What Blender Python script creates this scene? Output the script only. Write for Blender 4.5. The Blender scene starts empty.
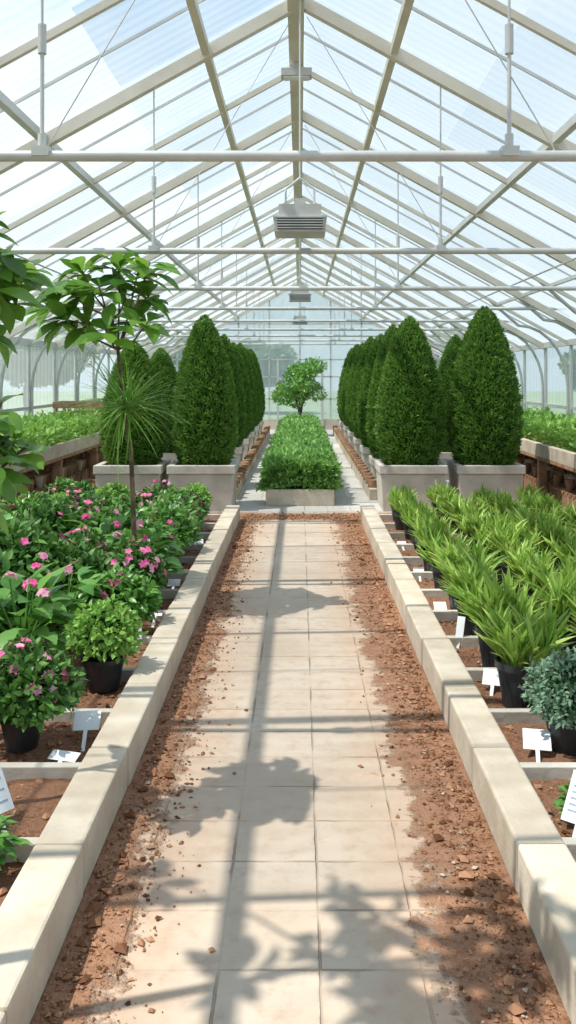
import bpy, math, numpy as np
from mathutils import Vector
rng = np.random.default_rng(7)
F=900.0; H=1.6; VX=300.0; VY=375.0
def pw(px,py,Y): return np.array([(px-VX)*Y/F, Y, H-(py-VY)*Y/F])
scene=bpy.context.scene
scene.view_settings.view_transform='Standard'

# ---------------------------------------------------------------- materials
def newmat(name):
    m=bpy.data.materials.new(name); m.use_nodes=True
    nt=m.node_tree; nt.nodes.clear()
    return m,nt
class NT:
    def __init__(s,nt): s.nt=nt
    def n(s,t,**kw):
        nd=s.nt.nodes.new(t)
        for k,v in kw.items(): setattr(nd,k,v)
        return nd
    def setin(s,sock,v):
        if hasattr(v,'is_output') or isinstance(v,bpy.types.NodeSocket): s.nt.links.new(v,sock)
        else:
            if isinstance(v,(tuple,list)) and len(v)==3 and sock.type=='RGBA': v=(*v,1)
            sock.default_value=v
    def math(s,op,a,b=None,c=None,clamp=False):
        nd=s.n('ShaderNodeMath',operation=op); nd.use_clamp=clamp
        s.setin(nd.inputs[0],a)
        if b is not None: s.setin(nd.inputs[1],b)
        if c is not None: s.setin(nd.inputs[2],c)
        return nd.outputs[0]
    def mix(s,f,a,b):
        nd=s.n('ShaderNodeMix',data_type='RGBA')
        s.setin(nd.inputs[0],f); s.setin(nd.inputs[6],a); s.setin(nd.inputs[7],b)
        return nd.outputs[2]
    def ss(s,v,a,b,lo=0.0,hi=1.0):
        nd=s.n('ShaderNodeMapRange',interpolation_type='SMOOTHSTEP')
        s.setin(nd.inputs[0],v); s.setin(nd.inputs[1],a); s.setin(nd.inputs[2],b); s.setin(nd.inputs[3],lo); s.setin(nd.inputs[4],hi)
        return nd.outputs[0]
    def noise(s,vec,scale,detail=4,rough=.55):
        nd=s.n('ShaderNodeTexNoise'); s.nt.links.new(vec,nd.inputs['Vector'])
        nd.inputs['Scale'].default_value=scale; nd.inputs['Detail'].default_value=detail; nd.inputs['Roughness'].default_value=rough
        return nd.outputs[0]
    def obj(s): return s.n('ShaderNodeTexCoord').outputs['Object']
    def bsdf(s,col,rough=.6,metal=0,bump=None,bd=.01,spec=.3):
        b=s.n('ShaderNodeBsdfPrincipled'); s.setin(b.inputs['Base Color'],col); s.setin(b.inputs['Roughness'],rough)
        b.inputs['Metallic'].default_value=metal; b.inputs['Specular IOR Level'].default_value=spec
        if bump is not None:
            bn=s.n('ShaderNodeBump'); bn.inputs['Strength'].default_value=1; bn.inputs['Distance'].default_value=bd
            s.setin(bn.inputs['Height'],bump); s.nt.links.new(bn.outputs[0],b.inputs['Normal'])
        return b.outputs[0]
    def out(s,sh):
        o=s.n('ShaderNodeOutputMaterial'); s.nt.links.new(sh,o.inputs[0])
def simple(name,c1,c2,scale=8,rough=.6,metal=0,bd=.003,spec=.3):
    m,nt=newmat(name); t=NT(nt); o=t.obj(); nz=t.noise(o,scale,5)
    t.out(t.bsdf(t.mix(t.ss(nz,.3,.7),c1,c2),rough,metal,t.noise(o,scale*6,4),bd,spec)); return m
def leafmat(name,c1,c2,trans=.3,rough=.45,spec=.35):
    m,nt=newmat(name); t=NT(nt); g=t.n('ShaderNodeNewGeometry')
    col=t.mix(g.outputs['Random Per Island'],c1,c2)
    b=t.bsdf(col,rough,0,None,spec=spec)
    tr=t.n('ShaderNodeBsdfTranslucent'); 
    hs=t.n('ShaderNodeHueSaturation'); t.setin(hs.inputs['Color'],col); hs.inputs['Value'].default_value=1.3; hs.inputs['Hue'].default_value=.485
    nt.links.new(hs.outputs[0],tr.inputs[0])
    ms=t.n('ShaderNodeMixShader'); ms.inputs[0].default_value=trans
    nt.links.new(b,ms.inputs[1]); nt.links.new(tr.outputs[0],ms.inputs[2]); t.out(ms.outputs[0]); return m

def floor_mat():
    m,nt=newmat('floor_path_concrete'); t=NT(nt); o=t.obj()
    sp=t.n('ShaderNodeSeparateXYZ'); nt.links.new(o,sp.inputs[0]); x,y=sp.outputs[0],sp.outputs[1]
    n1=t.noise(o,1.6,5); n2=t.noise(o,14,6,.65); n3=t.noise(o,70,4,.7)
    wob=t.math('MULTIPLY',t.math('SUBTRACT',n2,.5),.012)
    lx=t.math('PINGPONG',t.math('ADD',t.math('ADD',x,.22),wob),.1375)
    ly=t.math('PINGPONG',t.math('ADD',t.math('SUBTRACT',y,2.69),wob),.135)
    d=t.math('MINIMUM',lx,ly)
    grout=t.math('SUBTRACT',1,t.ss(d,.001,.0055))
    grout=t.math('MULTIPLY',grout,t.ss(t.noise(o,3.1,2),.4,.62,.15,.9))
    base=t.mix(t.ss(n1,.3,.7),(.45,.36,.285),(.53,.445,.365))
    base=t.mix(t.ss(n2,.45,.75),base,(.42,.33,.255))
    far=t.ss(y,10.2,10.8)
    base=t.mix(far,base,(.50,.48,.45))
    base=t.mix(t.math('MULTIPLY',grout,.6),base,(.24,.17,.12))
    ax=t.math('ABSOLUTE',t.math('ADD',x,.05))
    nn=t.math('ADD',t.math('MULTIPLY',t.math('SUBTRACT',t.noise(o,2.2,6,.65),.5),.46),t.math('MULTIPLY',t.math('SUBTRACT',n2,.5),.28))
    v=t.math('ADD',ax,nn)
    soft=t.math('MULTIPLY',t.ss(v,.14,.50),.68)
    mask=t.ss(v,.415,.49)
    near=t.math('SUBTRACT',1,t.ss(y,10.3,10.6))
    sd=t.math('ABSOLUTE',t.math('SUBTRACT',y,10.15))
    strip=t.math('SUBTRACT',1,t.ss(t.math('ADD',sd,nn),.18,.3))
    mask=t.math('MAXIMUM',t.math('MULTIPLY',mask,near),strip)
    soft=t.math('MULTIPLY',soft,near)
    dirt=t.mix(t.ss(n3,.3,.7),(.15,.063,.033),(.44,.225,.135))
    dirt=t.mix(t.ss(n2,.35,.6),dirt,(.41,.225,.14))
    col=t.mix(soft,base,(.47,.31,.215))
    col=t.mix(mask,col,dirt)
    h=t.math('ADD',t.math('MULTIPLY',mask,t.math('ADD',t.math('MULTIPLY',n3,.9),.3)),t.math('MULTIPLY',grout,-.35))
    h=t.math('ADD',h,t.math('MULTIPLY',n3,.06))
    t.out(t.bsdf(col,.85,0,h,.018,.15)); return m
def soil_mat():
    m,nt=newmat('soil_mulch'); t=NT(nt); o=t.obj()
    n1=t.noise(o,60,5,.75); n2=t.noise(o,9,4)
    c=t.mix(t.ss(n1,.3,.7),(.13,.058,.032),(.43,.23,.14)); c=t.mix(t.ss(n2,.4,.7),c,(.33,.175,.11))
    t.out(t.bsdf(c,.95,0,n1,.02,.1)); return m
def glaz(name,fac,tint,period=.12,axis=1,cellx=1.3,amp=.18,trc=(.84,.90,.94)):
    m,nt=newmat(name); t=NT(nt); o=t.obj()
    sp=t.n('ShaderNodeSeparateXYZ'); nt.links.new(o,sp.inputs[0]); a=sp.outputs[axis]
    st=t.math('SINE',t.math('MULTIPLY',a,2*math.pi/period))
    cy=t.math('FLOOR',t.math('DIVIDE',t.math('ADD',sp.outputs[axis],4.79 if axis==1 else 0),1.415)); cx=t.math('FLOOR',t.math('DIVIDE',sp.outputs[0 if axis==1 else 2],cellx))
    cb=t.n('ShaderNodeCombineXYZ'); nt.links.new(cy,cb.inputs[0]); nt.links.new(cx,cb.inputs[1])
    wn=t.n('ShaderNodeTexWhiteNoise'); nt.links.new(cb.outputs[0],wn.inputs[0])
    f=t.math('ADD',fac,t.math('MULTIPLY',st,.04))
    f=t.math('ADD',f,t.math('MULTIPLY',t.math('SUBTRACT',wn.outputs[0],.5),amp*2))
    f=t.math('ADD',f,t.math('MULTIPLY',t.math('SUBTRACT',t.noise(o,1.3,3),.5),.25),clamp=True)
    tp=t.n('ShaderNodeBsdfTransparent'); tp.inputs[0].default_value=(*tint,1)
    tl=t.n('ShaderNodeBsdfTranslucent'); tl.inputs[0].default_value=(*trc,1)
    df=t.n('ShaderNodeBsdfDiffuse'); df.inputs[0].default_value=(.7,.76,.8,1)
    m1=t.n('ShaderNodeMixShader'); m1.inputs[0].default_value=.4; nt.links.new(tl.outputs[0],m1.inputs[1]); nt.links.new(df.outputs[0],m1.inputs[2])
    m2=t.n('ShaderNodeMixShader'); nt.links.new(f,m2.inputs[0]); nt.links.new(tp.outputs[0],m2.inputs[1]); nt.links.new(m1.outputs[0],m2.inputs[2])
    t.out(m2.outputs[0]); return m

M_floor=floor_mat(); M_soil=soil_mat()
M_conc=simple('curb_concrete',(.47,.395,.31),(.59,.52,.425),5,.85,0,.004,.15)
M_plant=simple('planter_concrete',(.46,.425,.37),(.60,.56,.50),4,.85,0,.004,.15)
M_metal=simple('galvanised_steel',(.50,.50,.49),(.60,.61,.60),3,.45,.2,.0005,.4)
M_beam=simple('painted_rafter_beige',(.56,.52,.44),(.66,.62,.54),3,.5,.0,.0005,.3)
M_pot=simple('black_plastic',(.016,.018,.02),(.035,.038,.042),6,.4,0,.0005,.4)
M_wood=simple('weathered_wood',(.26,.14,.08),(.44,.28,.18),7,.85,0,.004,.1)
M_bark=simple('bark',(.10,.07,.045),(.22,.16,.11),20,.85,0,.004,.1)
M_white=simple('label_white',(.70,.73,.76),(.78,.80,.82),4,.5,0,.0002,.3)
M_ink=simple('label_ink',(.25,.32,.42),(.35,.42,.5),4,.6,0,.0002,.2)
M_grey=simple('heater_grey',(.42,.42,.40),(.52,.52,.50),4,.45,.2,.0005,.4)
M_dark=simple('heater_dark',(.05,.05,.05),(.1,.1,.1),4,.5,.2,.0005,.4)
M_outg=simple('outside_grass',(.20,.26,.16),(.30,.36,.24),1.5,.9,0,.02,.1)
M_clod=leafmat('clod_brown',(.11,.045,.022),(.46,.25,.15),.0,.95,.05)
M_stone=leafmat('clod_grey',(.25,.2,.16),(.6,.5,.4),.0,.9,.1)
L_cone=leafmat('leaf_topiary',(.055,.16,.022),(.20,.37,.06),.3)
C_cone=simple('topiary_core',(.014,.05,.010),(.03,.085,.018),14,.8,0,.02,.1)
L_hedge=leafmat('leaf_hedge',(.13,.32,.07),(.31,.55,.15),.3)
L_grass=leafmat('leaf_sword',(.13,.29,.03),(.42,.58,.13),.3)
L_azal=leafmat('leaf_azalea',(.035,.12,.02),(.14,.30,.06),.25)
L_big=leafmat('leaf_broad',(.07,.22,.035),(.20,.42,.09),.3,.35,.5)
L_lite=leafmat('leaf_light',(.14,.33,.05),(.32,.54,.12),.3)
L_needle=leafmat('leaf_needle',(.12,.3,.04),(.28,.48,.10),.3)
L_blue=leafmat('leaf_bluegrey',(.10,.20,.12),(.25,.37,.25),.2)
L_tree=leafmat('leaf_tree',(.05,.16,.015),(.20,.41,.06),.4,.35,.5)
P_pink=leafmat('petal_pink',(.78,.07,.30),(.90,.26,.50),.3,.6,.2)
P_lite=leafmat('petal_light',(.88,.32,.52),(.93,.54,.68),.3,.6,.2)
L_out=leafmat('leaf_outside',(.12,.22,.10),(.24,.36,.19),.3)
G_roofL=glaz('glazing_roof_left',.29,(.92,.97,1.0),amp=.17)
G_roofR=glaz('glazing_roof_right',.50,(.94,.98,1.0),amp=.18)
G_side=glaz('glazing_side',.38,(.86,.94,.98),.2,1,1.2,.08)
G_end=glaz('glazing_end',.45,(.88,.97,.97),.3,0,1.2,.08)

# ---------------------------------------------------------------- mesh builder
class MB:
    def __init__(s): s.v=[];s.nv=0;s.f={3:[],4:[]};s.m={3:[],4:[]};s.s={3:[],4:[]};s.mats=[]
    def mi(s,mat):
        if mat not in s.mats: s.mats.append(mat)
        return s.mats.index(mat)
    def add(s,v,f,mat,smooth=False):
        v=np.asarray(v,float).reshape(-1,3); f=np.asarray(f,int); k=f.shape[1]
        s.v.append(v); s.f[k].append(f+s.nv); s.m[k].append(np.full(len(f),s.mi(mat))); s.s[k].append(np.full(len(f),smooth)); s.nv+=len(v)
    def mesh(s,name):
        me=bpy.data.meshes.new(name); V=np.concatenate(s.v)
        lv=[];ls=[];mm=[];sm=[];off=0
        for k in (3,4):
            if s.f[k]:
                f=np.concatenate(s.f[k]); lv.append(f.ravel()); ls.append(off+np.arange(len(f))*k); off+=f.size
                mm.append(np.concatenate(s.m[k])); sm.append(np.concatenate(s.s[k]))
        lv=np.concatenate(lv);ls=np.concatenate(ls);mm=np.concatenate(mm);sm=np.concatenate(sm)
        me.vertices.add(len(V)); me.vertices.foreach_set('co',V.ravel().astype(np.float32))
        me.loops.add(len(lv)); me.loops.foreach_set('vertex_index',lv.astype(np.int32))
        me.polygons.add(len(ls)); me.polygons.foreach_set('loop_start',ls.astype(np.int32))
        me.polygons.foreach_set('material_index',mm.astype(np.int32)); me.polygons.foreach_set('use_smooth',sm)
        for m in s.mats: me.materials.append(m)
        me.update(calc_edges=True); me.validate()
        return me
    def obj(s,name,loc=(0,0,0),bevel=0):
        return mkobj(name,s.mesh(name),loc,bevel)
def mkobj(name,me,loc=(0,0,0),bevel=0,rot=0,scale=None,parent=None):
    o=bpy.data.objects.new(name,me); scene.collection.objects.link(o); o.location=loc; o.rotation_euler=(0,0,rot)
    if scale is not None: o.scale=scale
    if bevel:
        b=o.modifiers.new('bevel','BEVEL'); b.width=bevel; b.segments=2; b.limit_method='ANGLE'
    if parent is not None: o.parent=parent
    return o
BF=np.array([[0,3,2,1],[4,5,6,7],[0,1,5,4],[1,2,6,5],[2,3,7,6],[3,0,4,7]])
def box(mb,x0,x1,y0,y1,z0,z1,mat,tb=0):
    v=[[x0+tb,y0+tb,z0],[x1-tb,y0+tb,z0],[x1-tb,y1-tb,z0],[x0+tb,y1-tb,z0],[x0,y0,z1],[x1,y0,z1],[x1,y1,z1],[x0,y1,z1]]
    mb.add(v,BF,mat)
def unit(a): return a/np.maximum(np.linalg.norm(a,axis=-1,keepdims=True),1e-9)
def beam(mb,p0,p1,w,h,mat):
    p0=np.array(p0,float);p1=np.array(p1,float);d=unit(p1-p0)
    up=np.array([0,0,1.]) if abs(d[2])<.95 else np.array([0,1.,0])
    s=unit(np.cross(d,up));u=np.cross(s,d)
    q=[-s*w/2-u*h/2,s*w/2-u*h/2,s*w/2+u*h/2,-s*w/2+u*h/2]
    v=[p0+a for a in q]+[p1+a for a in q]; mb.add(v,BF,mat)
def tube(mb,pts,r,mat,n=8):
    pts=np.array(pts,float); k=len(pts); r=np.broadcast_to(np.array(r,float),(k,))
    V=[]
    ang=np.linspace(0,2*np.pi,n,endpoint=False)
    for i in range(k):
        d=unit(pts[min(i+1,k-1)]-pts[max(i-1,0)])
        up=np.array([0,1.,0]) if abs(d[1])<.9 else np.array([1.,0,0])
        a=unit(np.cross(d,up)); b=np.cross(d,a)
        V.append(pts[i]+r[i]*(np.cos(ang)[:,None]*a+np.sin(ang)[:,None]*b))
    V=np.concatenate(V);Fs=[]
    for i in range(k-1):
        for j in range(n):
            j2=(j+1)%n; Fs.append([i*n+j,i*n+j2,(i+1)*n+j2,(i+1)*n+j])
    mb.add(V,Fs,mat,True)
    for e in (0,k-1):
        c=pts[e]; mb.add(np.vstack([V[e*n:(e+1)*n],c]),[[j,(j+1)%n,n] for j in range(n)],mat)
def lathe(mb,prof,mat,n=20,c=(0,0,0),lump=0,seed=0,smooth=True):
    r2=np.random.default_rng(seed); ph=r2.uniform(0,6.28,8)
    V=[];ang=np.linspace(0,2*np.pi,n,endpoint=False)
    for r,z in prof:
        rr=r*(1+lump*(np.sin(3*ang+ph[0]+z*5)+np.sin(5*ang+ph[1]-z*9)+.7*np.sin(9*ang+ph[2]+z*17)))
        V.append(np.stack([rr*np.cos(ang)+c[0],rr*np.sin(ang)+c[1],np.full(n,z)+c[2]],1))
    Fs=[[i*n+j,i*n+(j+1)%n,(i+1)*n+(j+1)%n,(i+1)*n+j] for i in range(len(prof)-1) for j in range(n)]
    mb.add(np.concatenate(V),Fs,mat,smooth)
def leaves(mb,P,D,N,L,W,mat,nseg=2,bend=.2,fold=.15,wp=.45):
    n=len(P); P=np.asarray(P,float); D=unit(D); S=unit(np.cross(D,N)); N=np.cross(S,D)
    L=np.broadcast_to(L,(n,))[:,None];W=np.broadcast_to(W,(n,))[:,None];bend=np.broadcast_to(bend,(n,))[:,None]
    V=np.zeros((n,(nseg+1)*3,3))
    for i in range(nseg+1):
        t=i/nseg
        c=P+D*L*(t-.15*bend*t*t)-N*(bend*L*t*t)
        w=W*max(.06,math.sin(math.pi*t**(math.log(.5)/math.log(wp)))) if nseg>1 else W
        if i==nseg: w=W*.04
        V[:,i*3]=c-S*w/2+N*w*fold; V[:,i*3+1]=c; V[:,i*3+2]=c+S*w/2+N*w*fold
    f=[]
    for i in range(nseg):
        a=i*3; f+= [[a,a+1,a+4,a+3],[a+1,a+2,a+5,a+4]]
    f=np.array(f)[None]+(np.arange(n)*(nseg+1)*3)[:,None,None]
    mb.add(V.reshape(-1,3),f.reshape(-1,4),mat,True)
def rdir(n): return unit(rng.normal(size=(n,3)))
def dome(n,c,r,zmin=-.2,shell=.15):
    d=rdir(n*3); d=d[d[:,2]>zmin][:n]; k=1-shell*rng.random(len(d))
    nr=unit(d/np.array(r)); return np.array(c)+d*np.array(r)*k[:,None], nr
def flower(mb,C,A,size,mat,np_=5):
    for c,a in zip(C,A):
        a=unit(a); u=unit(np.cross(a,[.3,.2,.9])); w=np.cross(a,u)
        an=np.arange(np_)*2*np.pi/np_+rng.random()*6
        D=np.cos(an)[:,None]*u+np.sin(an)[:,None]*w+.35*a
        leaves(mb,np.repeat([c],np_,0),D,np.repeat([a],np_,0),size,size*.9,mat,2,.3,.1,.6)
def ellip(mb,c,r,mat,seed=0,lump=.05):
    ts=np.linspace(0,np.pi,9); prof=[(max(.001,math.sin(t)),-math.cos(t)) for t in ts]
    lathe(mb,[(p[0]*r[0],p[1]*r[2]) for p in prof],mat,14,c,lump,seed)

# ---------------------------------------------------------------- shell
W=4.1; R=4.35; SL=.55; ZT=2.5; EZ=R-SL*W; YS=-4.79; YE=26.34
mb=MB(); mb.add([[-W,YS,0],[W,YS,0],[W,YE,0],[-W,YE,0]],[[0,1,2,3]],M_floor); mb.obj('floor')
mb=MB(); mb.add([[-60,-30,-.03],[60,-30,-.03],[60,90,-.03],[-60,90,-.03]],[[0,1,2,3]],M_outg); mb.obj('ground')
mb=MB()
o=.05
mb.add([[-W-.1,YS,EZ-.05+o],[0,YS,R+o],[0,YE,R+o],[-W-.1,YE,EZ-.05+o]],[[0,1,2,3]],G_roofL)
mb.add([[0,YS,R+o],[W+.1,YS,EZ-.05+o],[W+.1,YE,EZ-.05+o],[0,YE,R+o]],[[0,1,2,3]],G_roofR)
mb.obj('ceiling')
for nm,x in (('wall_left',-W-.04),('wall_right',W+.04)):
    mb=MB(); mb.add([[x,YS,.35],[x,YE,.35],[x,YE,EZ],[x,YS,EZ]],[[0,1,2,3]],G_side)
    box(mb,x-.05,x+.05,YS,YE,0,.35,M_conc)
    mb.obj(nm)
for nm,y in (('wall_far',YE+.04),('wall_back',YS-.04)):
    mb=MB(); mb.add([[-W,y,.3],[W,y,.3],[W,y,EZ],[-W,y,EZ]],[[0,1,2,3]],G_end); mb.add([[-W,y,EZ],[W,y,EZ],[0,y,R]],[[0,1,2]],G_end)
    box(mb,-W,W,y-.05,y+.05,0,.3,M_conc)
    for i in range(-4,5):
        x=i*.9; beam(mb,(x,y,.3),(x,y,R-SL*abs(x)),.04,.05,M_metal)
    for z in (.9,1.55,2.05,3.1): 
        wx=W if z<=EZ else (R-z)/SL
        beam(mb,(-wx,y,z),(wx,y,z),.05,.035,M_metal)
    for x in (-.65,.65): beam(mb,(x,y-.04,0),(x,y-.04,2.05),.07,.07,M_metal)
    mb.obj(nm)
mb=MB()
beam(mb,(-.03,YS,R-.06),(-.03,YE,R-.06),.12,.12,M_beam)
for x in (.68,1.85,3.0):
    for s in (-1,1): beam(mb,(s*x,YS,R-SL*x-.03),(s*x,YE,R-SL*x-.03),.055 if x<2 else .04,.06 if x<2 else .04,M_beam if x<1 else M_metal)
for s in (-1,1):
    beam(mb,(s*W,YS,EZ),(s*W,YE,EZ),.09,.09,M_metal)
    beam(mb,(s*W,YS,1.1),(s*W,YE,1.1),.04,.05,M_metal)
yy=YS
k=0
while yy<YE+.1:
    main=(k%2==0)
    w=.07 if main else .036
    for s in (-1,1):
        beam(mb,(0,yy,R-.04),(s*W,yy,EZ-.04),w,w*1.2,M_beam)
        tube(mb,[(s*W,yy,0),(s*W,yy,EZ)],.028,M_metal)
        a=np.linspace(0,np.pi/2,8)
        tube(mb,[(s*(W-.04),yy+.03,0),(s*(W-.04),yy+.03,1.4)]+[(s*(W-.04-.75*(1-math.cos(t))),yy+.03,1.4+.95*math.sin(t)) for t in a[1:]]+[(s*(W-1.25),yy+.03,ZT+.25)],.022,M_metal)
    if main:
        tube(mb,[(-W+.5,yy,ZT),(W-.5,yy,ZT)],.023,M_metal,10)
        for x in (-1.06,.86 if abs(yy-3.7)<.1 else 1.02):
            zt=R-SL*abs(x)
            tube(mb,[(x,yy,ZT),(x,yy,3.0)],.009,M_metal,6)
            tube(mb,[(x,yy,3.0),(x,yy,zt-.05)],.006,M_metal,6)
            tube(mb,[(x,yy,ZT+.02),(x,yy,ZT+.09)],.018,M_metal,8)
            box(mb,x-.035,x+.035,yy-.035,yy+.035,ZT-.005,ZT+.035,M_metal)
            tube(mb,[(x,yy,2.92),(x,yy,3.04)],.018,M_metal,8)
        for s in (-1,1):
            tube(mb,[(s*3.3,yy,ZT),(s*2.4,yy,R-SL*2.4-.08)],.012,M_metal,6)
            tube(mb,[(s*.05,yy,R-.15),(s*1.05,yy,ZT+.02)],.003,M_metal,5)
    for g in (.7,):
        for s in (-1,1):
            if yy+g<YE: beam(mb,(0,yy+g,R+.02),(s*W,yy+g,EZ+.02),.012,.02,M_metal)
    yy+=1.415;k+=1
for x in (-2.2,2.2): tube(mb,[(x,YS,ZT+.03),(x,YE,ZT+.03)],.008,M_metal,5)
mb.obj('greenhouse_frame')

def treemesh():
    mb=MB(); tube(mb,[(0,0,0),(.1,0,1.2),(0,.1,2.4)],[.15,.12,.06],M_bark)
    for i in range(9):
        c=np.array([rng.uniform(-1.2,1.2),rng.uniform(-1,1),rng.uniform(2,3.8)]); r=(rng.uniform(.6,.9),)*3
        ellip(mb,c,(r[0]*.8,)*3,C_cone,i); P,N=dome(500,c,r,-1); leaves(mb,P,N+rdir(len(P)),rdir(len(P)),.22,.12,L_out)
    return mb.mesh('garden_tree')
tm=treemesh()
for (x,y,s) in ((-4.5,33,.9),(-1.6,38,.95),(3.2,36,.8),(6.5,34,1.0),(-9,30,1.1),(-11,20,.9),(11,22,1),(10,30,.9)):
    mkobj('garden_tree',tm,(x,y,-.03),rot=x,scale=(s,s,s*.75))

# ---------------------------------------------------------------- curbs and beds
XO=2.82
for s in (-1,1):
    mb=MB(); y=.6
    while y<9.9:
        L=.72; y1=min(y+L,9.95); a,b=sorted((s*.665,s*.815)); j=rng.uniform(-.004,.004)
        box(mb,a+j,b+j,y+.003,y1-.003,0,.165+rng.uniform(-.003,.003),M_conc); y=y1
    mb.obj('concrete_curb',bevel=.01)
def soil(x0,x1,y0,y1,z,amp,nx,ny):
    xs=np.linspace(x0,x1,nx);ys=np.linspace(y0,y1,ny);X,Y=np.meshgrid(xs,ys)
    Z=z+amp*(np.sin(X*9+Y*3)+np.sin(Y*7-X*4)+rng.normal(size=X.shape)*.5)*.5
    V=np.stack([X,Y,Z],-1).reshape(-1,3); i,j=np.meshgrid(np.arange(ny-1),np.arange(nx-1),indexing='ij'); a=(i*nx+j).ravel()
    mb=MB(); mb.add(V,np.stack([a,a+1,a+nx+1,a+nx],1),M_soil,True)
    n=6500; P=np.stack([rng.uniform(x0,x1,n),y0+(y1-y0)*rng.random(n)**1.3,np.full(n,z+.008)],1); clods(mb,P,.004,.022,M_clod)
    P=P[:450]+[.01,.02,0]; clods(mb,P,.004,.016,M_stone)
    return mb
OV=np.array([[1,0,0],[0,1,0],[-1,0,0],[0,-1,0],[0,0,1],[0,0,-1]],float); OF=np.array([[0,1,4],[1,2,4],[2,3,4],[3,0,4],[1,0,5],[2,1,5],[3,2,5],[0,3,5]])
def clods(mb,P,a,b,mat):
    n=len(P); s=a+(b-a)*rng.random(n)**3; V=OV[None]*s[:,None,None]*rng.uniform(.5,1.2,(n,6,1)); V=V+rng.normal(size=V.shape)*.15*s[:,None,None]
    an=rng.uniform(0,6.28,n);c,sn=np.cos(an),np.sin(an); X=V[...,0]*c[:,None]-V[...,1]*sn[:,None];Y=V[...,0]*sn[:,None]+V[...,1]*c[:,None]
    V=np.stack([X,Y,V[...,2]*.7],-1)+P[:,None,:]
    f=OF[None]+(np.arange(n)*6)[:,None,None]; mb.add(V.reshape(-1,3),f.reshape(-1,3),mat)
for s in (-1,1):
    a,b=sorted((s*.82,s*XO)); soil(a,b,.6,9.95,.06,.012,50,180).obj('soil_bed')
    mb=MB(); 
    y=2.87-.56*3
    while y<9.9:
        box(mb,min(s*.822,s*XO),max(s*.822,s*XO),y-.02,y+.025,.05,.115,M_plant); y+=.56
    box(mb,min(s*XO,s*(XO+.08)),max(s*XO,s*(XO+.08)),.6,9.95,0,.16,M_conc)
    mb.obj('bed_divider_rails',bevel=.004)
mb=MB(); n=9500
x=np.sign(rng.random(n)-.45)*(.65-np.abs(rng.normal(size=n))*.12); x=np.clip(x,-.65,.65)
P=np.stack([x,1.5+8.7*rng.random(n)**1.2,np.full(n,.003)],1); clods(mb,P,.003,.014,M_clod)
n=800;x=np.clip(np.sign(rng.random(n)-.4)*(.63-np.abs(rng.normal(size=n))*.08),-.62,.62);P=np.stack([x,1.5+8.7*rng.random(n)**1.3,np.full(n,.006)],1); clods(mb,P,.006,.03,M_clod)
n=300;x=np.clip(np.sign(rng.random(n)-.5)*(.60-np.abs(rng.normal(size=n))*.09),-.62,.62);P=np.stack([x,1.5+8.7*rng.random(n)**1.3,np.full(n,.006)],1); clods(mb,P,.004,.014,M_stone)
n=1200;P=np.stack([rng.uniform(-.62,.9,n),rng.normal(size=n)*.12+10.15,np.full(n,.004)],1); clods(mb,P,.005,.02,M_clod)
mb.obj('soil_debris')

# ---------------------------------------------------------------- topiary
CP=[(0,.70),(.05,.84),(.12,.94),(.2,.99),(.3,1),(.42,.96),(.55,.865),(.68,.725),(.8,.55),(.89,.38),(.955,.22),(1,.01)]
def conemesh(seed,Hc=1.76,Rc=.36):
    mb=MB(); t=np.linspace(0,1,30); r=np.interp(t,[c[0] for c in CP],[c[1] for c in CP])
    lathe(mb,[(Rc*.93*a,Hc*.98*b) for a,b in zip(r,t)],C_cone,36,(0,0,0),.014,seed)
    lathe(mb,[(.05,-.06),(.05,.02),(.001,.02)],M_bark,8)
    n=18000; tt=rng.random(n*2); rr=np.interp(tt,[c[0] for c in CP],[c[1] for c in CP]); keep=rng.random(n*2)<rr*.9+.06; tt=tt[keep][:n];rr=rr[keep][:n]
    n=len(tt); an=rng.uniform(0,2*np.pi,n)
    lump=1+.05*np.sin(an*7+tt*31+seed)*np.sin(tt*43-an*4)+.04*np.sin(an*13+tt*19)*np.sin(tt*61)
    rad=Rc*rr*lump*rng.uniform(.92,1.045,n)
    P=np.stack([rad*np.cos(an),rad*np.sin(an),Hc*tt],1); N=np.stack([np.cos(an),np.sin(an),.15+.6*tt**2],1)
    leaves(mb,P,N+.75*rdir(n)+[0,0,.55],N+.6*rdir(n),rng.uniform(.03,.055,n),rng.uniform(.014,.022,n),L_cone,2,.1)
    return mb.mesh('topiary_foliage')
cones=[conemesh(i) for i in range(3)]
def plantermesh(w,h):
    mb=MB(); t=.06; a=w/2
    box(mb,-a,a,-a,a,0,h-.1,M_plant,.025)
    for (x0,x1,y0,y1) in ((-a-.02,a+.02,-a-.02,-a+t),(-a-.02,a+.02,a-t,a+.02),(-a-.02,-a+t,-a+t,a-t),(a-t,a+.02,-a+t,a-t)):
        box(mb,x0,x1,y0,y1,h-.1,h,M_plant)
    mb.add([[-a+t,-a+t,h-.03],[a-t,-a+t,h-.03],[a-t,a-t,h-.03],[-a+t,a-t,h-.03]],[[0,1,2,3]],M_soil)
    return mb.mesh('planter')
pA=plantermesh(.76,.54); pB=plantermesh(.6,.42)
def topiary(x,y,top,pl,wsc=1,i=0):
    e=bpy.data.objects.new('topiary_planter',None); scene.collection.objects.link(e); e.location=(x,y,0)
    mkobj('planter',pl,bevel=.008,parent=e); h=(.51 if pl is pA else .39)
    sz=(top-h)/1.76
    mkobj('foliage',cones[i%3],(0,0,h),rot=i*1.7,scale=(wsc,wsc,sz),parent=e)
topiary(-1.16,10.92,2.31,pA,1,0); topiary(1.33,10.92,2.29,pA,1.06,1); topiary(-2.02,10.92,2.0,pA,1,2); topiary(2.24,10.92,2.41,pA,1.13,3)
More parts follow.
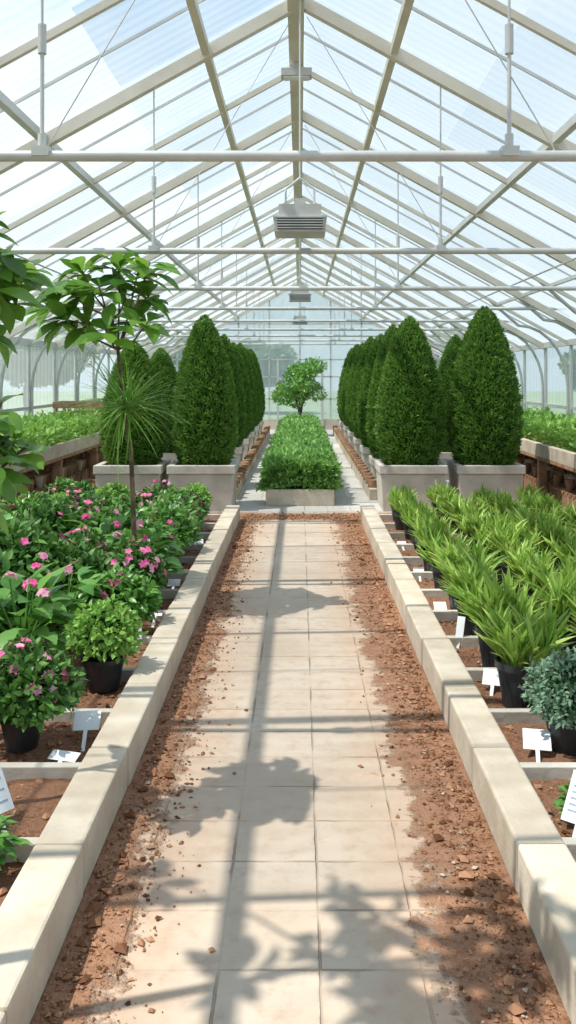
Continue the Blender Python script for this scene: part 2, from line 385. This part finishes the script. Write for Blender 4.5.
for k,y in enumerate((12.9,14.9,16.9,18.9,20.9,22.9)):
    topiary(-1.26,y,2.2+.05*(k%2),pB,.93,k); topiary(1.33,y,2.3-.04*(k%2),pB,.95,k+1)
    if k%2==1: topiary(-2.15,y-1,2.0,pB,1,k+2); topiary(2.42,y-.9,2.2,pB,1.0,k)
for s,x in ((-1,-.86),(1,.94)):
    mb=MB(); y=11.5
    while y<24.3:
        box(mb,x-.05,x+.05,y+.004,y+.796,0,.14,M_conc); 
        for q in (.2,.6): lathe(mb,[(.001,.14),(.06,.14),(.07,.24),(.055,.24),(.05,.2),(.001,.2)],M_wood,10,(x,y+q,0))
        y+=.8
    mb.obj('aisle_edging',bevel=.006)

# ---------------------------------------------------------------- centre hedge
mb=MB(); y0,y1=11.0,22.5
for (a,b,c,d) in ((-.42,.42,y0,y0+.08),(-.42,.42,y1-.08,y1),(-.42,-.35,y0+.08,y1-.08),(.35,.42,y0+.08,y1-.08)): box(mb,a,b,c,d,0,.2,M_conc)
mb.add([[-.35,y0+.08,.17],[.35,y0+.08,.17],[.35,y1-.08,.17],[-.35,y1-.08,.17]],[[0,1,2,3]],M_soil)
mb.obj('hedge_bed_border',bevel=.008)
mb=MB(); n=26000
Y=y0+.05+(y1-y0-.1)*rng.random(n)**1.5; an=rng.uniform(-.15,np.pi+.15,n)
bump=1+.12*np.sin(Y*9)*np.sin(an*5+Y*3)+.06*np.sin(Y*23+an*9)
k=rng.uniform(.75,1.03,n)*bump
front=np.arange(n)<1800; Y[front]=y0+.03+.12*rng.random(1800); k[front]=np.sqrt(rng.random(1800))
fr=np.clip((Y-y0)/.25,.85,1)
P=np.stack([.44*np.sign(np.cos(an))*np.abs(np.cos(an))**.6*k,Y,.22+.37*np.abs(np.sin(an))**.7*np.sign(np.sin(an))*k*fr],1); P[:,2]=np.maximum(P[:,2],.2)
N=np.stack([np.cos(an),-1.6*(Y<y0+.25),np.sin(an)+.2],1)
leaves(mb,P,N+.9*rdir(n)+[0,-.1,.2],N+.5*rdir(n),rng.uniform(.05,.095,n),rng.uniform(.028,.045,n),L_hedge,2,.2)
ang=np.linspace(0,np.pi,10); V=[];
for y in (y0+.16,y0+.3,y1-.2,y1-.1):
    f=.8 if y==y0+.16 else 1
    V+= [[.32*math.cos(a),y,.19+.29*f*math.sin(a)] for a in ang]
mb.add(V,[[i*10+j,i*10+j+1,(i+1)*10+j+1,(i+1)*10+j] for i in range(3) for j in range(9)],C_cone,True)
mb.add(V[:10]+[[0,y0+.16,.19]],[[j,j+1,10] for j in range(9)],C_cone)
mb.obj('centre_hedge')
mb=MB(); box(mb,-.28,.28,-.28,.28,0,.42,M_plant,.03)
for a in range(7):
    an=a*.9; tube(mb,[(0,0,.4),(.06*math.cos(an),.06*math.sin(an),.8),(.3*math.cos(an),.3*math.sin(an),1.35)],[.025,.02,.012],M_bark,6)
for i in range(18):
    c=np.array([rng.uniform(-.52,.52),rng.uniform(-.3,.3),rng.uniform(.95,1.85)])
    P,N=dome(200,c,(.24,.24,.2),-1,.5); leaves(mb,P,N+rdir(len(P)),rdir(len(P)),.1,.05,L_hedge,2)
mb.obj('potted_tree',(0,23.6,0))

# ---------------------------------------------------------------- side benches with seedlings
for s in (-1,1):
    mb=MB(); a,b=sorted((s*2.98,s*3.9)); ya,yb=7.0,24
    box(mb,a,b,ya,yb,.54,.58,M_wood)
    xi=s*2.98; 
    for (c,d,e,f) in ((min(xi,xi+s*.08),max(xi,xi+s*.08),ya,yb),(a,b,ya,ya+.08)): box(mb,c,d,e,f,.581,.74,M_conc)
    y=ya+.3
    while y<yb:
        for xx in (a+.06,b-.06): box(mb,xx-.05,xx+.05,y-.05,y+.05,0,.54,M_wood)
        y+=2
    mb.obj('planting_bench',bevel=.006)
    mb=MB(); n=19000; Y=ya+.1+(yb-ya-.2)*rng.random(n)**1.4; X=rng.uniform(a+.08,b,n)
    Z=.72+.26*rng.random(n)*(1+.3*np.sin(Y*6)*np.sin(X*7)); P=np.stack([X,Y,Z],1)
    leaves(mb,P,rdir(n)*.8+[0,0,.7],rdir(n)+[0,0,.8],rng.uniform(.07,.12,n),rng.uniform(.03,.05,n),L_lite,2)
    mb.add([[a+.08,ya+.08,.7],[b,ya+.08,.7],[b,yb,.7],[a+.08,yb,.7]],[[0,1,2,3]],M_soil)
    mb.obj('bench_seedlings')
def pallet():
    mb=MB()
    for z in (0,.12):
        for i in range(6): box(mb,-.45,.45,-.45+i*.165,-.45+i*.165+.09,z,z+.022,M_wood)
    for x in (-.4,0,.4): box(mb,x-.04,x+.04,-.45,.45,.0225,.1195,M_wood)
    for i in range(5):
        for j in range(5):
            if rng.random()<.7: lathe(mb,[(.001,.143),(.05,.143),(.07,.23),(.06,.23),(.05,.2),(.001,.2)],M_wood if rng.random()<.8 else M_conc,10,(-.35+i*.175,-.35+j*.175,0))
    return mb.mesh('pallet')
pm=pallet()
for s in (-1,1):
    for y in (10.3,11.3,12.3,13.3,14.3,15.3):
        mkobj('wooden_pallet',pm,(s*3.45,y,0),rot=0,scale=(.76,.9,1.6))
for y in (10.75,11.6,12.6,13.6): mkobj('wooden_pallet',pm,(-2.69,y,0),scale=(.45,.85,1))
for y in (12.4,13.4,14.4): mkobj('wooden_pallet',pm,(2.85,y,0),scale=(.2,.85,1))
mb=MB()
for z in (.0,.16,.32):
    for (a,b,c,d) in ((-.4,.4,-.3,-.27),(-.4,.4,.27,.3),(-.4,-.37,-.27,.27),(.37,.4,-.27,.27)): box(mb,a,b,c,d,z+.02,z+.12,M_wood)
for x in (-.36,.34):
    for y in (-.265,.245): box(mb,x,x+.02,y,y+.02,0,.44,M_wood)
cr=mb.obj('wooden_crate',(-3.45,14.3,.742))

# ---------------------------------------------------------------- potted sword-leaf plants (right)
def pot(mb,r=.1,h=.2):
    lathe(mb,[(.001,0),(r*.72,0),(r*.95,h*.86),(r*1.05,h*.86),(r*1.05,h),(r*.97,h),(r*.93,h*.88),(.001,h*.88)],M_pot,24,smooth=False)
    lathe(mb,[(r*.93,h*.885),(.001,h*.9)],M_soil,16)
def swordmesh():
    mb=MB(); pot(mb,.105,.2)
    ns=18
    for k in range(ns):
        an=rng.uniform(0,6.28); rr=.085*math.sqrt(rng.random()); base=np.array([rr*math.cos(an),rr*math.sin(an),.17])
        out=np.array([math.cos(an),math.sin(an),0]); lean=rr/.085*.55
        hgt=rng.uniform(.10,.19)*(1.15-rr/.085*.35)
        top=base+out*lean*hgt+[0,0,hgt]; ax=unit(top-base)
        tube(mb,[base,top],[.007,.004],L_grass,5)
        m=13
        tt=rng.uniform(.15,1,m); P=base+(top-base)*tt[:,None]
        D=ax*rng.uniform(.75,1.6,(m,1))+rdir(m)*.72; D[:,2]=np.abs(D[:,2])+.15
        Nn=ax[None]*1.0+rdir(m)*.2-.8*unit(D)
        leaves(mb,P,D,Nn,rng.uniform(.12,.19,m),rng.uniform(.015,.023,m),L_grass,5,rng.uniform(.05,.25,m),.22,.42)
    return mb.mesh('potted_sword_leaf_plant')
sw=[swordmesh() for _ in range(4)]
for k,y in enumerate(np.arange(4.2,9.8,.53)):
    for j,x in enumerate((1.04,1.5,1.95,2.4)):
        s=np.interp(y,[4,7,9.8],[1.12,.98,.8])*rng.uniform(.93,1.07)
        mkobj('potted_sword_leaf_plant',sw[rng.integers(4)],(x+rng.uniform(-.02,.02),y+rng.uniform(-.03,.03)+.1*(j%2),.066),rot=rng.uniform(0,6),scale=(s*1.05,s*1.05,s))

# ---------------------------------------------------------------- flowering plants (left)
def azalea(nf,lm,fm,r=.23,h=.3,ll=.05,seed=0,nm='potted_azalea',n0=900):
    mb=MB(); pot(mb,.1,.15)
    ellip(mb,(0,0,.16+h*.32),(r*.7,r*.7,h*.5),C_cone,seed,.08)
    tube(mb,[(0,0,.1),(0,0,.2)],.02,M_bark,6)
    PP=[];NN=[]
    subs=[(0,0,.16+h*.25,1.0)]+[(r*.5*math.cos(a),r*.5*math.sin(a),.16+h*rng.uniform(.15,.4),rng.uniform(.5,.72)) for a in rng.uniform(0,6.28,5)]
    for (x,y,z,q) in subs:
        P,N=dome(int(n0*q*q*.55),(x,y,z),(r*q*.85,r*q*.85,h*.72*q),-.35,.3); PP.append(P);NN.append(N)
    P=np.concatenate(PP);N=np.concatenate(NN); n=len(P)
    leaves(mb,P+rng.normal(size=P.shape)*.014,N+.8*rdir(n)+[0,0,.2],N+.4*rdir(n)+[0,0,.5],rng.uniform(ll*.7,ll*1.2,n),rng.uniform(ll*.4,ll*.58,n),lm,3,.25)
    if nf:
        P2,N2=dome(nf,(0,0,.16+h*.23),(r*.95,r*.95,h*.80),.05,.1); g=rng.random(len(P2))<.65
        flower(mb,P2[g],N2[g]+.2*rdir(g.sum()),.029,fm); 
        flower(mb,P2[~g],N2[~g]+.2*rdir((~g).sum()),.026,P_lite)
    return mb.mesh(nm)
azs=[azalea(44,L_azal,P_pink,.24,.32,.055,1),azalea(14,L_azal,P_pink,.25,.3,.07,2),azalea(22,L_big,P_pink,.23,.3,.075,3),azalea(4,L_azal,P_pink,.25,.34,.08,4)]
lb=azalea(0,L_lite,P_pink,.15,.24,.04,5,'potted_shrub',1300); bb=azalea(0,L_blue,P_pink,.16,.24,.03,6,'potted_shrub',1800)
def broad(seed,nf=6,r=.2,ll=.15):
    mb=MB(); pot(mb,.11,.15)
    n=85; an=rng.uniform(0,6.28,n); el=rng.uniform(.0,1.35,n); 
    B=np.stack([.03*np.cos(an),.03*np.sin(an),np.full(n,.14)],1)
    d=np.stack([np.cos(an)*np.cos(el),np.sin(an)*np.cos(el),np.sin(el)],1)
    T=B+d*rng.uniform(.07,.19,n)[:,None]*[1.1,1.1,1.25]
    for b,t in zip(B[::2],T[::2]): tube(mb,[b,(b+t)/2+[0,0,.01],t],.003,L_big,4)
    D=d*[1,1,.3]+.35*rdir(n)
    leaves(mb,T,D,[0,0,1]+.3*rdir(n)+d*.4,rng.uniform(ll*.6,ll*1.05,n),rng.uniform(ll*.5,ll*.65,n),L_big,6,.3,.15,.42)
    for q in range(nf):
        c=np.array([rng.uniform(-.18,.18),rng.uniform(-.18,.18),.42+rng.uniform(-.06,.05)]); tube(mb,[(c[0]*.3,c[1]*.3,.16),c],.003,L_big,4)
        P,N=dome(6,c,(.025,.025,.02),0,.1); flower(mb,P,N,.022,P_pink if q%2 else P_lite)
    return mb.mesh('potted_broadleaf_plant')
brs=[broad(1,5),broad(2,2),broad(3,3)]
zs=.066
def put(nm,me,x,y,s=1,sz=None,r=None): mkobj(nm,me,(x,y,zs),rot=rng.uniform(0,6) if r is None else r,scale=(s,s,sz or s))
put('potted_azalea',azs[0],-1.15,3.72,.9); put('potted_azalea',azs[0],-1.62,3.75,.95)
put('potted_shrub',lb,-.965,4.42,1.05)
put('potted_broadleaf_plant',brs[0],-1.42,4.6,1.2); put('potted_broadleaf_plant',brs[1],-1.8,4.3,1.0)
put('potted_broadleaf_plant',brs[2],-1.35,5.15,1.1); put('potted_azalea',azs[3],-1.85,5.0,1.15); put('potted_azalea',azs[0],-1.08,5.8,.95)
put('potted_azalea',azs[2],-1.04,5.25,.85); 
put('potted_azalea',azs[3],-1.75,5.6,1.2); put('potted_azalea',azs[1],-1.45,5.75,1.0)
put('potted_broadleaf_plant',brs[1],-.99,2.78,.42,r=2.2)
for k,y in enumerate(np.arange(6.3,9.8,.5)):
    for j,x in enumerate((-1.1,-1.52,-1.95,-2.35,-2.62)):
        q=rng.random(); s=np.interp(y,[6,9.8],[1.05,.78])*rng.uniform(.9,1.12)
        if q<.68: nm,me='potted_azalea',azs[rng.integers(4) if j else rng.integers(3)]
        elif q<.88: nm,me='potted_broadleaf_plant',brs[rng.integers(3)]
        else: nm,me='potted_shrub',lb; s*=1.15
        put(nm,me,x+rng.uniform(-.04,.04),y+rng.uniform(-.05,.05),s)
for y in (5.3,5.9): put('potted_azalea',azs[1],-2.2,y,1.05)
put('potted_shrub',bb,1.10,3.68,1.0); put('potted_shrub',bb,1.48,3.62,1.05)
put('seedling',brs[1],.96,3.12,.26); put('seedling',brs[2],1.3,2.7,.3)

def label(x,y,w,h,tilt,yaw,z0=.1,lines=0):
    mb=MB(); box(mb,-w/2,w/2,-.0015,.0015,0,h,M_white); box(mb,-.008,.008,-.002,.0015,-.12,0,M_white)
    for i in range(lines): box(mb,-w*.38,w*(.38-.2*(i%2)),-.0028,-.0017,h*(.2+.6*i/max(1,lines)),h*(.2+.6*i/max(1,lines))+h*.035,M_ink)
    o=mb.obj('plant_label',(x,y,z0)); o.rotation_euler=(tilt,0,yaw)
T=-1.05
label(-.905,3.80,.11,.10,T,.1); label(-.93,3.5,.12,.05,-1.2,-.3)
label(-1.02,3.05,.12,.16,-.6,.9,.11,5)
label(-.90,5.0,.04,.12,-.35,.2); label(-.90,6.4,.09,.07,T,0); label(-.90,8.0,.08,.06,T,.1); label(-.90,5.6,.08,.03,-1.2,0)
label(.95,3.60,.11,.10,T,-.2); label(.93,4.35,.10,.10,T,-.3); label(.90,5.1,.045,.13,-.4,-.5); label(.9,5.75,.08,.07,T,0); label(.9,6.8,.08,.07,T,0); label(.9,7.9,.08,.06,T,.1)
label(.92,2.98,.12,.17,-.7,-.7,.11,5)

# ---------------------------------------------------------------- trees on left
def whorl(mb,c,ax,n=10,L=.2,Wd=.07,mat=L_tree):
    ax=unit(np.array(ax,float)); an=np.arange(n)*2.4; u=unit(np.cross(ax,[.2,.9,.3])); w=np.cross(ax,u); k=rng.uniform(.0,.8,n)[:,None]
    D=(np.cos(an)[:,None]*u+np.sin(an)[:,None]*w)+ax*k+rdir(n)*.25; D[:,2]=D[:,2]*.75+.02
    B=np.array(c)-ax*rng.uniform(0,.1,n)[:,None]
    leaves(mb,B,D,[0,-.35,1]+.4*rdir(n)+ax*.3,rng.uniform(L*.7,L*1.1,n),rng.uniform(Wd*.8,Wd*1.1,n),mat,6,rng.uniform(.1,.5,n),.12,.58)
def treeobj(base,trunk,cl,Y,L,Wd,n=10):
    mb=MB(); tube(mb,[base]+trunk,np.linspace(.018,.009,len(trunk)+1),M_bark,8)
    for (px,py,dy) in cl:
        p=pw(px,py,Y+dy); st=np.array(trunk[rng.integers(max(0,len(trunk)-2),len(trunk))]); mid=(st+p)/2+[0,0,-.04]
        tube(mb,[st,mid,p],[.008,.006,.005],M_bark,6); whorl(mb,p,(p-st)+[0,0,.15],n,L,Wd)
    return mb
Y=6.05
tr=[tuple(pw(131,450,Y)),tuple(pw(122,400,Y)),tuple(pw(118,350,Y)),tuple(pw(112,318,Y))]
mb=treeobj((pw(137,600,Y)[0],Y,.05),tr,[(62,285,-.1),(58,318,.0),(82,322,.1),(98,283,.0),(138,272,.05),(150,295,.1),(148,322,-.05),(126,298,.25),(80,266,.2),(108,328,-.2),(44,302,.1),(120,260,.2),(150,262,.0)],Y,.26,.11,12)
c=pw(127,408,Y-.05); n=200; D=rdir(n)*[1.4,1.0,.75]+[0,0,.45]
leaves(mb,np.repeat([c],n,0)+rng.normal(size=(n,3))*.02,D,[0,0,1]+.2*rdir(n),rng.uniform(.34,.58,n),.011,L_needle,5,rng.uniform(.1,.6,n),.1,.3)
mb.obj('young_magnolia_tree')
Y=3.15; bx=-1.25
tr=[(bx,Y,.7),(bx+.02,Y,1.3),(bx+.04,Y,1.75),(bx+.06,Y,2.05)]
mb=treeobj((bx,Y+.02,.05),tr,[(0,255,0),(16,272,.1),(-2,290,-.1),(12,305,.15),(24,262,.2),(-8,318,.1),(-30,240,.2),(-20,210,-.1),(-35,280,0)],Y,.165,.074,12)
for (px,py,dy) in ((2,402,0),(14,430,.1),(0,455,-.1),(12,478,.05),(-12,425,0),(28,445,.1),(-8,495,.1)):
    p=pw(px,py,Y+dy); st=np.array((bx,Y,1.1)); tube(mb,[st,(st+p)/2,p],[.008,.007,.005],M_bark,6); whorl(mb,p,p-st+[0,0,.1],9,.15,.07)
mb.obj('rubber_tree')
# second, taller tree beside the camera: its crown shades the foreground of the path
mb=MB(); tube(mb,[(-1.3,2.05,.05),(-1.3,2.05,1.2),(-1.32,2.05,2.2),(-1.3,2.05,2.95)],[.03,.025,.018,.01],M_bark,8)
for i in range(22):
    p=np.array((rng.uniform(-2.0,-.55),rng.uniform(1.75,2.5),rng.uniform(2.95,3.2)))
    tube(mb,[(-1.3,2.05,2.8),(p+[-1.3,2.05,2.9])/2,p],[.009,.007,.004],M_bark,5); whorl(mb,p,rdir(1)[0]*[1,.6,1]+[0,0,.6],8,.17,.065)
mb.obj('rubber_tree')

# ---------------------------------------------------------------- hanging heaters
def heater(y,zb,w=.34,nm='hanging_heater'):
    mb=MB(); h=.2
    box(mb,-w/2,w/2,-w*.45,w*.45,zb,zb+h*.55,M_grey); 
    box(mb,-w/2+.03,w/2-.03,-w*.42,w*.42,zb+h*.55,zb+h*.95,M_grey); box(mb,-w/2-.01,w/2+.01,-w*.47,w*.47,zb+h*.5,zb+h*.57,M_metal)
    box(mb,-w/2+.02,w/2-.02,-w*.45-.006,-w*.45,zb+.015,zb+h*.45,M_dark)
    for i in range(5): box(mb,-w/2+.02,w/2-.02,-w*.45-.018,-w*.45-.004,zb+.02+i*.018,zb+.028+i*.018,M_grey)
    for x in (-.1,.1):
        tube(mb,[(x,0,zb+h*.9),(x,0,zb+h+.12),(0,0,zb+h+.2)],.008,M_metal,6)
    tube(mb,[(0,0,zb+h+.18),(0,0,R-.1)],.007,M_metal,6)
    box(mb,-.04,.04,-.04,.04,zb+h*.9,zb+h+.05,M_grey)
    mb.obj(nm,(0,y,0))
heater(6.3,2.58,.35); heater(14.4,2.78); heater(20.5,2.75)
mb=MB(); box(mb,-.13,.13,-.06,.06,0,.07,M_grey); box(mb,-.03,.03,-.04,.04,.07,.12,M_metal); box(mb,-.11,.11,-.05,.05,-.012,0,M_white)
mb.obj('ridge_lamp',(-.03,7.6,R-.24),bevel=.005)

# ---------------------------------------------------------------- light, world, camera
w=bpy.data.worlds.new('World'); scene.world=w; w.use_nodes=True; nt=w.node_tree; nt.nodes.clear(); t=NT(nt)
tc=t.n('ShaderNodeTexCoord').outputs['Generated']; sp=t.n('ShaderNodeSeparateXYZ'); nt.links.new(tc,sp.inputs[0])
g=t.ss(sp.outputs[2],-.02,.7); c=t.mix(g,(.74,.85,.90),(.36,.58,.84)); c=t.mix(t.math('MULTIPLY',t.ss(t.noise(tc,2.5,6),.48,.68),.6),c,(.92,.94,.97))
b=t.n('ShaderNodeBackground'); nt.links.new(c,b.inputs[0]); b.inputs[1].default_value=1.0
oo=t.n('ShaderNodeOutputWorld'); nt.links.new(b.outputs[0],oo.inputs[0])
sl=bpy.data.lights.new('sun','SUN'); sl.energy=6.9; sl.angle=.011; sl.color=(1,.92,.80)
so=bpy.data.objects.new('sun',sl); scene.collection.objects.link(so); so.rotation_euler=Vector((.5,.14,-1)).to_track_quat('-Z','Y').to_euler(); so.location=(-5,3,12)
cam=bpy.data.cameras.new('camera'); co=bpy.data.objects.new('camera',cam); scene.collection.objects.link(co)
co.location=(0,0,H); co.rotation_euler=(math.pi/2,0,0); cam.sensor_fit='AUTO'; cam.sensor_width=36; cam.lens=F/1024*36
cam.shift_x=-(VX-288)/1024; cam.shift_y=-(512-VY)/1024; cam.clip_end=300
scene.camera=co
